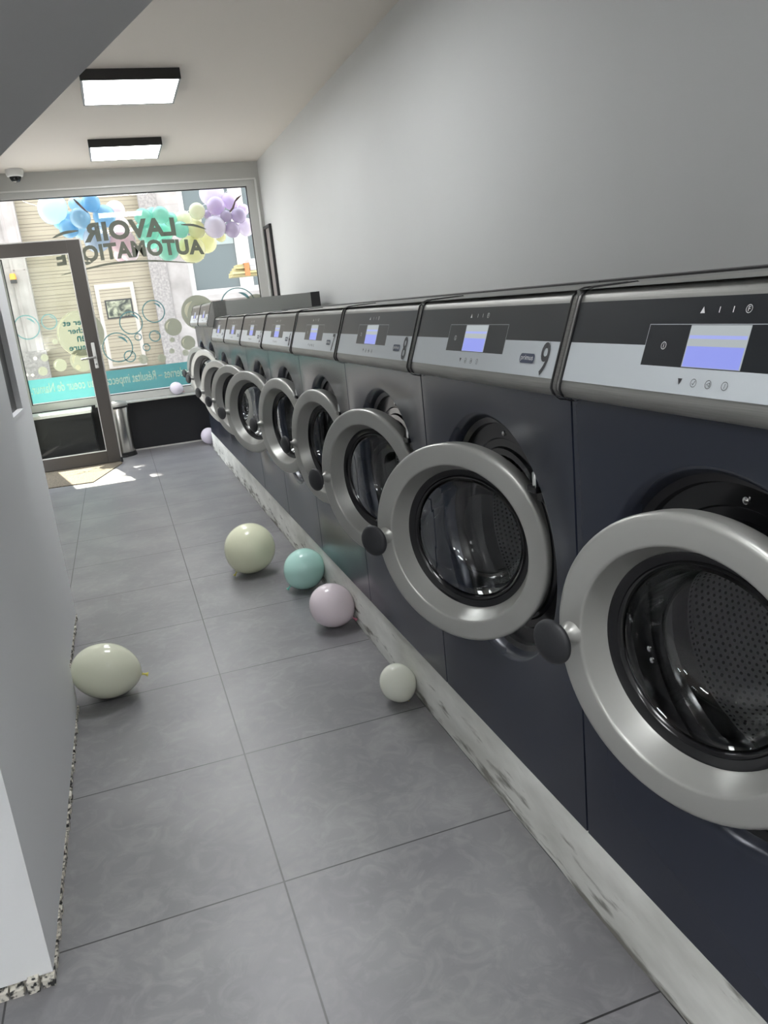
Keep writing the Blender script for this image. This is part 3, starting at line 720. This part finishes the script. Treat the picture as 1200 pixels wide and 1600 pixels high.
# ------------------------------------------------------------------ balloons
def balloon_profile(r, elong):
    """(radius, height) from the neck (low end) to the crown, tear-shaped"""
    out = []
    n = 26
    for i in range(n+1):
        a = math.pi*i/n                    # 0 at the neck
        z = -math.cos(a)*elong
        rr = math.sin(a)
        if z < 0: rr *= 1 - 0.10*(-z/elong)**2
        out.append((max(rr*r, 0.0), z*r))
    return out
def balloon(name, c, r, axis, m, knotm, label, cat_group, elong=1.0, knot=True):
    t = bmesh.new(); pr_ = balloon_profile(r, elong)
    pr_[0] = (0, pr_[0][1]-0.06*r); pr_[-1] = (0, pr_[-1][1])
    lathe(t, pr_, 32)
    o = mesh(name, t, m, smooth=179)
    o.location = c; o.rotation_euler = Vector(axis).normalized().to_track_quat('Z', 'Y').to_euler()
    tag(o, label, 'balloon', cat_group)
    if knot:
        b = bmesh.new(); z0 = pr_[0][1]; s = max(0.35, min(1, r/0.1))
        lathe(b, [(.003*s, z0+.008), (.0045*s, z0-.001), (.003*s, z0-.004*s), (.0045*s, z0-.010*s), (.0085*s, z0-.018*s), (.0065*s, z0-.0165*s), (0, z0-.008*s)], 14)
        mesh('balloon_knot', b, knotm, o, smooth=60)
    return o
def on_floor(px, py, rp, z=0.0):
    d = ray(px, py); t = (CAMH-z)/(rp/FPX - d.z); c = CAM+d*t; return c, rp*t/FPX
B_cream = balloon_mat('cream_balloon', (0.95, 0.96, 0.72)); B_pale = balloon_mat('ivory_balloon', (0.93, 0.945, 0.76))
B_mint = balloon_mat('mint_balloon', (0.58, 0.91, 0.83)); B_pink = balloon_mat('pink_balloon', (0.95, 0.84, 0.89))
B_ivory = balloon_mat('pale_green_balloon', (0.94, 0.955, 0.84)); B_lil = balloon_mat('lilac_white_balloon', (0.84, 0.78, 0.90))
K_y = mat('yellow_knot', (0.75, 0.68, 0.15), 0.4); K_m = mat('mint_knot', (0.15, 0.5, 0.42), 0.4); K_p = mat('pink_knot', (0.75, 0.25, 0.35), 0.4)
G1 = 'balloons lying on the tiled floor'
c, r = on_floor(166, 1048, 43.0); balloon('balloon', c, r, (-cr*1.0+cu*0.12-cf*0.15), B_pale, K_y, 'ivory balloon lying against the left wall, knot pointing right', G1, 1.24)
c, r = on_floor(390, 857, 39.5); balloon('balloon', c, r, (cr*0.45+cu*0.85+cf*0.15), B_cream, K_y, 'large cream yellow balloon on the floor left of the mint one', G1, 1.02)
c, r = on_floor(475, 889, 32.0); balloon('balloon', c, r, (cr*0.6+cu*0.75), B_mint, K_m, 'mint green balloon on the floor against the concrete plinth', G1, 1.04)
c, r = on_floor(519, 946, 34.5); balloon('balloon', c, r, (-cr*0.85+cu*0.5), B_pink, K_p, 'pale pink balloon on the floor between mint and ivory balloons', G1, 1.06)
c, r = on_floor(622, 1067, 28.5); balloon('balloon', c, r, (-cr*0.5+cu*0.85), B_ivory, K_y, 'small ivory balloon resting at the foot of the plinth under machine nine', G1, 1.10)
c, r = on_floor(326.5, 681, 12.5); balloon('balloon', c, r, (-cr*0.3+cu), B_lil, K_p, 'lilac white balloon at the far end of the plinth by the black panel', G1, 1.04, False)
c, r = on_floor(275.5, 604.5, 9.2, 0.53)
c = at(275.5, 604.5, 8.62); balloon('balloon', Vector((c.x, 8.62, 0.532+0.066)), 0.066, (-0.8, 0, 0.5), B_lil, K_p, 'small lilac balloon resting on the ledge under the shop window', 'balloons on the window ledge', 1.08)
mesh('ledge', bxm(-0.30, 1.66, YW-0.17, YW-0.02, 0.516, 0.530), M_frame_w).name = 'trim_front_ledge'
struct(bpy.data.objects['trim_front_ledge'])

# balloon garland hanging outside the shop window
cols = {'skyblue': (0.66, 0.87, 0.97), 'blue': (0.36, 0.68, 0.93), 'midblue': (0.46, 0.72, 0.90), 'greyblue': (0.70, 0.80, 0.92),
        'pink': (0.95, 0.76, 0.80), 'palepink': (0.97, 0.86, 0.87), 'mint': (0.48, 0.91, 0.77), 'yellow': (0.95, 0.93, 0.60), 'paleyellow': (0.96, 0.95, 0.74),
        'lilac': (0.85, 0.72, 0.93), 'palelilac': (0.92, 0.85, 0.96), 'greylilac': (0.72, 0.63, 0.80)}
GM = {k: film('garland_'+k, v, 0.0, 0.55, 0.12) for k, v in cols.items()}
for k, m in list(GM.items()): m.name = k+'_balloon_skin'
gar = [  # px, py, r px, skin, depth layer, elongation, label
 (82,326,22,'skyblue',1,1.12,'largest pale sky blue balloon at the left end of the garland'),
 (142,317,14,'blue',1,1.05,'bright blue balloon high in the blue cluster under the window frame'),
 (118,318.5,11,'skyblue',2,1,'pale blue balloon between the large sky blue one and the bright blue one'),
 (125.5,341,15.5,'midblue',0,1.05,'mid blue balloon at the front centre of the blue cluster'),
 (106,338,8,'midblue',1,1,'small mid blue balloon tucked behind the front of the blue cluster'),
 (107.5,357.5,14,'blue',0,1.05,'bright blue balloon lowest in the blue cluster above the door'),
 (93,349,9,'blue',2,1,'small bright blue balloon under the large sky blue one'),
 (163,338,17,'midblue',1,1.02,'mid blue balloon at the right of the blue cluster beside pale pink'),
 (126.5,364,11,'skyblue',2,1,'pale blue balloon behind the low bright blue one'),
 (151,374,20,'greyblue',1,1.02,'greyish blue balloon behind the R of the lettering'),
 (179.5,329,15,'palepink',2,1.04,'pale pink balloon highest in the pink cluster'),
 (191.5,378.5,20,'pink',1,1.02,'pink balloon lower centre of the pink cluster between the words'),
 (202,393.5,15,'palepink',2,1.03,'pale pink balloon lowest in the pink cluster'),
 (187,352,14,'palepink',2,1.0,'pale pink balloon behind the O of the upper word'),
 (188,399,10,'pink',2,1.0,'small pink balloon behind the T of the lower word'),
 (223,339,13,'mint',1,1.02,'mint balloon at the upper left of the green cluster'),
 (237.5,334,10,'mint',2,1.0,'small mint balloon at the top between two larger mint ones'),
 (251,336,13,'mint',1,1.03,'mint balloon at the upper right of the green cluster'),
 (266,343,11,'mint',2,1.0,'small mint balloon behind the L of the upper word'),
 (282.5,359,12.5,'mint',0,1.03,'mint balloon furthest right, overlapping the yellow cluster'),
 (230,362,18,'mint',2,1.0,'large mint balloon in the left middle of the green cluster'),
 (252.5,362,18,'mint',2,1.0,'large mint balloon in the right middle of the green cluster'),
 (262.5,390,17,'mint',1,1.05,'mint balloon lowest in the green cluster behind the O'),
 (236,376,13,'mint',3,1.0,'mint balloon at the back low centre of the green cluster'),
 (287,342.5,13,'paleyellow',2,1.02,'pale yellow balloon at the upper left of the yellow cluster'),
 (308,330,12.5,'paleyellow',1,1.04,'pale yellow balloon highest in the yellow cluster'),
 (307.5,359,13.5,'yellow',1,1.0,'yellow balloon in the middle of the yellow cluster behind the swoosh'),
 (300,390,21,'yellow',1,1.02,'largest yellow balloon, lowest, behind the U and A'),
 (322,379,16.5,'yellow',2,1.02,'yellow balloon lower right of the yellow cluster'),
 (304,344,11,'paleyellow',3,1.0,'pale yellow balloon at the back of the yellow cluster'),
 (345,370,8,'yellow',3,1.0,'small yellow balloon peeping out under the lilac cluster'),
 (331,303,19.5,'palelilac',2,1.05,'largest pale lilac balloon at the top under the window frame'),
 (337,322,14,'lilac',1,1.05,'lilac balloon in front of the largest pale lilac one'),
 (324,335,7,'greylilac',2,1.0,'small lilac balloon between the yellow and lilac clusters'),
 (336,355,17,'palelilac',0,1.0,'large pale lilac balloon at the lower left of the lilac cluster'),
 (359,315,11.5,'lilac',2,1.25,'egg shaped lilac balloon at the upper right of the lilac cluster'),
 (353.5,338,9,'greylilac',0,1.0,'small grey lilac balloon at the centre of the lilac cluster'),
 (373,336.5,12,'greylilac',0,1.0,'grey lilac balloon facing the glass at the right of the cluster'),
 (363,359,12,'greylilac',0,1.04,'grey lilac balloon hanging lowest in the lilac cluster'),
 (380,328,9,'lilac',1,1.0,'small lilac balloon at the right edge of the cluster'),
 (385,355,13,'palelilac',1,1.08,'pale lilac balloon partly behind the right window frame'),
 (345,343,9,'palelilac',3,1.0,'pale lilac balloon at the back centre of the lilac cluster')]
hung = []
for x, y, rp, sk, layer, el, lab in sorted(gar, key=lambda g: g[4]):
    Y = 8.86+0.10*layer
    while True:                       # push it back until it no longer cuts into its neighbours
        c = at(x, y, Y); rr = rp*depth(c)/FPX
        if Y-rr > 8.79 and all((c-q).length > 0.97*(rr*el**.5+r2) for q, r2 in hung): break
        Y += 0.01
    hung.append((c, rr*el**.5))
    an = R(random.uniform(-60, 60)); balloon('balloon', c, rr, (math.sin(an), 0.35, math.cos(an)), GM[sk], GM[sk], lab, 'balloons of the garland outside the window', el, False)
bm = bmesh.new(); tube(bm, [(-0.75, YW+0.105, 2.74), (-0.60, 8.95, 2.56), (-.2, 9.15, 2.42), (.35, 9.2, 2.34), (.85, 9.2, 2.36), (1.35, 9.1, 2.5), (1.62, YW+0.105, 2.74)], .003, 6)
tag(mesh('garland_cord', bm, M_white, smooth=60), 'thin white cord that the balloon garland outside hangs from', 'cord')
M_rib = mat('brown_ribbon', (0.10, 0.05, 0.045), 0.5)
def ribbon(pts, w, label):
    bm = bmesh.new(); tube(bm, [at(x, y, 8.79) for x, y in pts], w, 6)
    tag(mesh('ribbon', bm, M_rib, smooth=60), label, 'ribbon', 'brown ribbons on the garland')
ribbon([(115, 311), (121, 317), (129, 325), (137, 332)], [.006, .012, .010, .003], 'brown ribbon trailing over the blue balloons')
ribbon([(359, 331), (364, 325), (367, 315), (371, 310), (377, 305)], [.010, .012, .008, .012, .003], 'brown curled ribbon over the lilac balloons')

# ------------------------------------------------------------------ street and the building opposite
M_street = mat('street_paving', (0.38, 0.36, 0.34), 0.8); noise_col(M_street, 6, (0.33, 0.32, 0.30), (0.42, 0.40, 0.38))
struct(mesh('street', bxm(-30, 30, YW+0.1, 40, -0.25, -0.10), M_street))
M_stone = mat('pale_stone', (0.62, 0.56, 0.52), 0.85); noise_col(M_stone, 2.2, (0.20, 0.182, 0.172), (0.315, 0.292, 0.278), 9, 0.3, 0.62, bump=0.25)
M_rough = mat('rough_stone', (0.4, 0.37, 0.35), 0.9); noise_col(M_rough, 22, (0.17, 0.157, 0.15), (0.26, 0.24, 0.227), 5, 0.35, 0.65, bump=0.8)
M_joint = mat('stone_joint', (0.28, 0.25, 0.24), 0.9)
M_whitew = mat('white_joinery', (0.40, 0.385, 0.365), 0.5)
M_pane = mat('dark_far_pane', (0.06, 0.08, 0.085), 0.12)
def shutter_mat():
    m = mat('beige_shutter', (0.62, 0.53, 0.36), 0.6); t, b = nodes(m); N = t.nodes.new
    tc = N('ShaderNodeTexCoord'); sp = N('ShaderNodeSeparateXYZ'); t.links.new(tc.outputs['Object'], sp.inputs[0])
    def groove(period, off, w):
        a = N('ShaderNodeMath'); a.operation = 'ADD'; a.inputs[1].default_value = off; t.links.new(sp.outputs['Z'], a.inputs[0])
        f = N('ShaderNodeMath'); f.operation = 'WRAP'; f.inputs[1].default_value = period; f.inputs[2].default_value = 0; t.links.new(a.outputs[0], f.inputs[0])
        l = N('ShaderNodeMath'); l.operation = 'LESS_THAN'; l.inputs[1].default_value = w; t.links.new(f.outputs[0], l.inputs[0]); return l
    g1, g2, g3 = groove(0.235, 0, .012), groove(0.235, 0.062, .012), groove(0.235, 0.128, .008)
    mx = N('ShaderNodeMath'); mx.operation = 'MAXIMUM'; t.links.new(g1.outputs[0], mx.inputs[0]); t.links.new(g2.outputs[0], mx.inputs[1])
    mx2 = N('ShaderNodeMath'); mx2.operation = 'MAXIMUM'; t.links.new(mx.outputs[0], mx2.inputs[0]); t.links.new(g3.outputs[0], mx2.inputs[1])
    n = N('ShaderNodeTexNoise'); n.inputs['Scale'].default_value = 1.7; n.inputs['Detail'].default_value = 5; t.links.new(tc.outputs['Object'], n.inputs['Vector'])
    r = N('ShaderNodeValToRGB'); r.color_ramp.elements[0].position = .3; r.color_ramp.elements[1].position = .7
    r.color_ramp.elements[0].color = (0.22, 0.19, 0.133, 1); r.color_ramp.elements[1].color = (0.275, 0.243, 0.178, 1); t.links.new(n.outputs['Fac'], r.inputs[0])
    mc = N('ShaderNodeMix'); mc.data_type = 'RGBA'; t.links.new(mx2.outputs[0], mc.inputs[0]); t.links.new(r.outputs[0], mc.inputs[6]); mc.inputs[7].default_value = (0.10, 0.08, 0.06, 1)
    t.links.new(mc.outputs[2], b.inputs['Base Color']); return m
M_shut = shutter_mat()
bd = tag(empty('building', (0, YF, -0.1)), 'pale stone building across the street with a beige garage shutter', 'building')
def fb(name, m, x0, x1, y0, y1, z0, z1, par=bd, bev=0): return mesh(name, bxm(x0, x1, y0-YF, y1-YF, z0+0.1, z1+0.1, bev=bev), m, par)
SX0, SX1, SZ0, SZ1 = -1.40, 0.97, 0.36, 5.2
XE = -2.25                    # tall part ends here, edge set to bound the sun patch indoors
HT = 16.4  # unseen roof height, chosen to block the sun from most of the window
bm = bmesh.new()
for x0, x1, z0, z1 in ((XE, SX0, -.1, HT), (SX0, SX1, SZ1, HT), (SX0, SX1, -.1, SZ0), (SX1, 1.76, -.1, HT), (1.76, 3.9, -.1, 1.62), (1.76, 3.9, 4.6, HT), (3.9, 14, -.1, HT)):
    box(bm, x0, x1, 0, 0.5, z0+.1, z1+.1)
mesh('stone_wall', bm, M_stone, bd)
fb('rear_mass', M_stone, XE, 14, YF+.5, YF+6, -.1, HT)
fb('garage_shutter', M_shut, SX0, SX1, YF+.22, YF+.26, SZ0, SZ1)
fb('shutter_sill', M_rough, SX0, SX1, YF+.05, YF+.22, 0.30, SZ0)
# pilasters and joints
fb('pilaster', M_stone, -1.70, -1.40, YF-.05, YF, 0.95, HT-1)
fb('pilaster_base', M_rough, -1.95, -1.36, YF-.12, YF, -.1, 0.95)
fb('pilaster', M_rough, 0.97, 1.32, YF-.05, YF, -.1, HT-1)
bm = bmesh.new()
for z in (0.6, 1.35, 2.62, 3.62, 4.4):
    for x0, x1 in ((-2.25, -1.70), (1.32, 1.76)): box(bm, x0, x1, -.004, .0, z+.09, z+.108)
for z in (2.55, 4.05): box(bm, -1.70, -1.40, -.055, -.05, z+.09, z+.108)
for x in (-1.66, -1.46): box(bm, x, x+.02, -.055, -.05, 1.1, 4.9)
mesh('stone_joint', bm, M_joint, bd)
# wicket door in the shutter
wd = fb('wicket_door', mat('pale_wicket', (0.36, 0.325, 0.29), 0.6), -0.20, 0.59, YF+.17, YF+.22, 0.40, 2.15)
mesh('wicket_panel', bxm(-0.12, 0.51, .16, .171, .55, 2.15), M_shut, wd); 
wf = mesh('wicket_window', bxm(-0.05, 0.50, .145, .165, 1.53, 1.92), M_black, wd)
M_wp = mat('murky_pane', (0.1, 0.1, 0.08), 0.3); noise_col(M_wp, 5, (0.02, 0.025, 0.02), (0.25, 0.26, 0.18), 3, 0.4, 0.65, dist=1.5)
mesh('wicket_pane', bxm(-0.02, 0.47, .138, .146, 1.56, 1.89), M_wp, wd)
# white window at the right
wb = bmesh.new()
for x0, x1, z0, z1 in ((1.76, 1.88, 1.72, 4.6), (2.84, 3.14, 1.84, 4.5), (1.88, 3.9, 1.72, 1.84), (3.78, 3.9, 1.84, 4.5), (1.88, 3.9, 4.5, 4.6)): box(wb, x0, x1, .08, .16, z0+.1, z1+.1)
for x in (2.90, 2.98, 3.06): box(wb, x, x+.012, .07, .08, 1.95, 4.6)
mesh('far_window_frame', wb, M_whitew, bd)
fp = fb('far_pane', M_pane, 1.88, 2.84, YF+.13, YF+.14, 1.84, 4.5); fb('far_pane', M_pane, 3.14, 3.78, YF+.13, YF+.14, 1.84, 4.5)
fb('window_blind', mat('grey_blind', (0.22, 0.25, 0.24), 0.7), 1.90, 2.82, YF+.11, YF+.125, 2.75, 2.95)
fb('window_sill', M_stone, 1.70, 3.95, YF-.10, YF+.16, 1.60, 1.72)
nb = tag(empty('building', (-8, YF, -0.1)), 'pale stone house left of the garage across the street, kept low to let sun past', 'building')  # out-of-view height kept low so the sun passes over it
mesh('house_wall', bxm(-8, 8+XE-0.005, 0, 6, 0, 6.1), M_stone, nb); mesh('house_cornice', bxm(-8, 8+XE-0.005, -.15, .0, 5.8, 6.1), M_stone, nb)
# orange beacon on the left pilaster
bp = at(21, 437, YF-.12)
t = tag(empty('beacon_light', (bp.x, YF-.05, bp.z)), 'orange beacon light on the stone pilaster left of the garage shutter', 'warning light')
M_or = mat('orange_lens', (0.95, 0.28, 0.03), 0.3)
bm = bmesh.new(); lathe(bm, [(.06, 0), (.06, .09), (.045, .115), (0, .12)], 20, 'z', (0, -.08, 0)); mesh('beacon_lens', bm, M_or, t, smooth=40)
bm = bmesh.new(); box(bm, -.055, .055, -.135, -.02, -.07, 0); box(bm, -.02, .02, -.04, 0, -.05, -.02); mesh('beacon_base', bm, M_black, t)

# timber and boxes carried on a rack parked in the street
M_wood = mat('yellow_timber', (0.66, 0.55, 0.28), 0.7); noise_col(M_wood, 9, (0.27, 0.23, 0.10), (0.40, 0.35, 0.19), 4, stretch=(.3, 3, 3))
M_boxes = mat('white_carton', (0.36, 0.345, 0.335), 0.6); M_tape = mat('orange_strap', (0.5, 0.12, 0.03), 0.5)
YT = 12.0
b0 = at(363, 434, YT); zt = b0.z
rk = tag(empty('load_rack', (2.9, YT, -0.1)), 'grey metal rack carrying timber outside, right of the window', 'rack')
bm = bmesh.new()
for x in (-.45, .75):
    for y in (-.35, .35): box(bm, x-.025, x+.025, y-.025, y+.025, 0, zt+.1-.03)
for y in (-.35, .35): box(bm, -.475, .775, y-.02, y+.02, zt+.06, zt+.1-.03+.03)
mesh('rack_frame', bm, M_cab, rk)
q0 = at(386, 425, YT-.2)
for k, (px_, ln, lab) in enumerate(((363, 1.6, 'lowest timber plank of the stack outside, jutting furthest left'), (363.5, 1.6, 'second timber plank from the bottom of the stack outside'),
                      (366, 0, 'middle timber plank of the stack outside'), (369.5, 0, 'second timber plank from the top of the stack outside'), (373, 0, 'topmost timber plank of the stack outside'))):
    x0 = at(px_, 428, YT-.2).x; zz = zt+.001+k*0.034; y0 = YT-.2+(.03, -.02, .05, 0, .06)[k]
    tag(mesh('timber_plank', bxm(x0, x0+ln if ln else q0.x+.05, y0, YT+.2, zz, zz+0.031, bev=.003), M_wood), lab, 'plank', 'timber planks on the rack outside')
bm = bmesh.new(); box(bm, q0.x-.03, q0.x+.04, YT-.226, YT-.222, zt+.001, zt+.176); box(bm, q0.x-.03, q0.x+.04, YT-.222, YT+.22, zt+.172, zt+.176); box(bm, q0.x-.03, q0.x+.04, YT+.22, YT+.224, zt+.001, zt+.176)
tag(mesh('orange_strap', bm, M_tape), 'orange strap across the timber stack outside the window', 'strap')
tag(mesh('carton', bxm(q0.x+.055, q0.x+.75, YT-.19, YT+.2, zt+.070, zt+.135, bev=.004), M_boxes), 'lower flat white carton on the timber stack outside', 'box', 'cartons on the timber stack')
tag(mesh('carton', bxm(q0.x+.055, q0.x+.80, YT-.17, YT+.18, zt+.137, zt+.232, bev=.004), M_boxes), 'upper white carton on the timber stack outside', 'box', 'cartons on the timber stack')
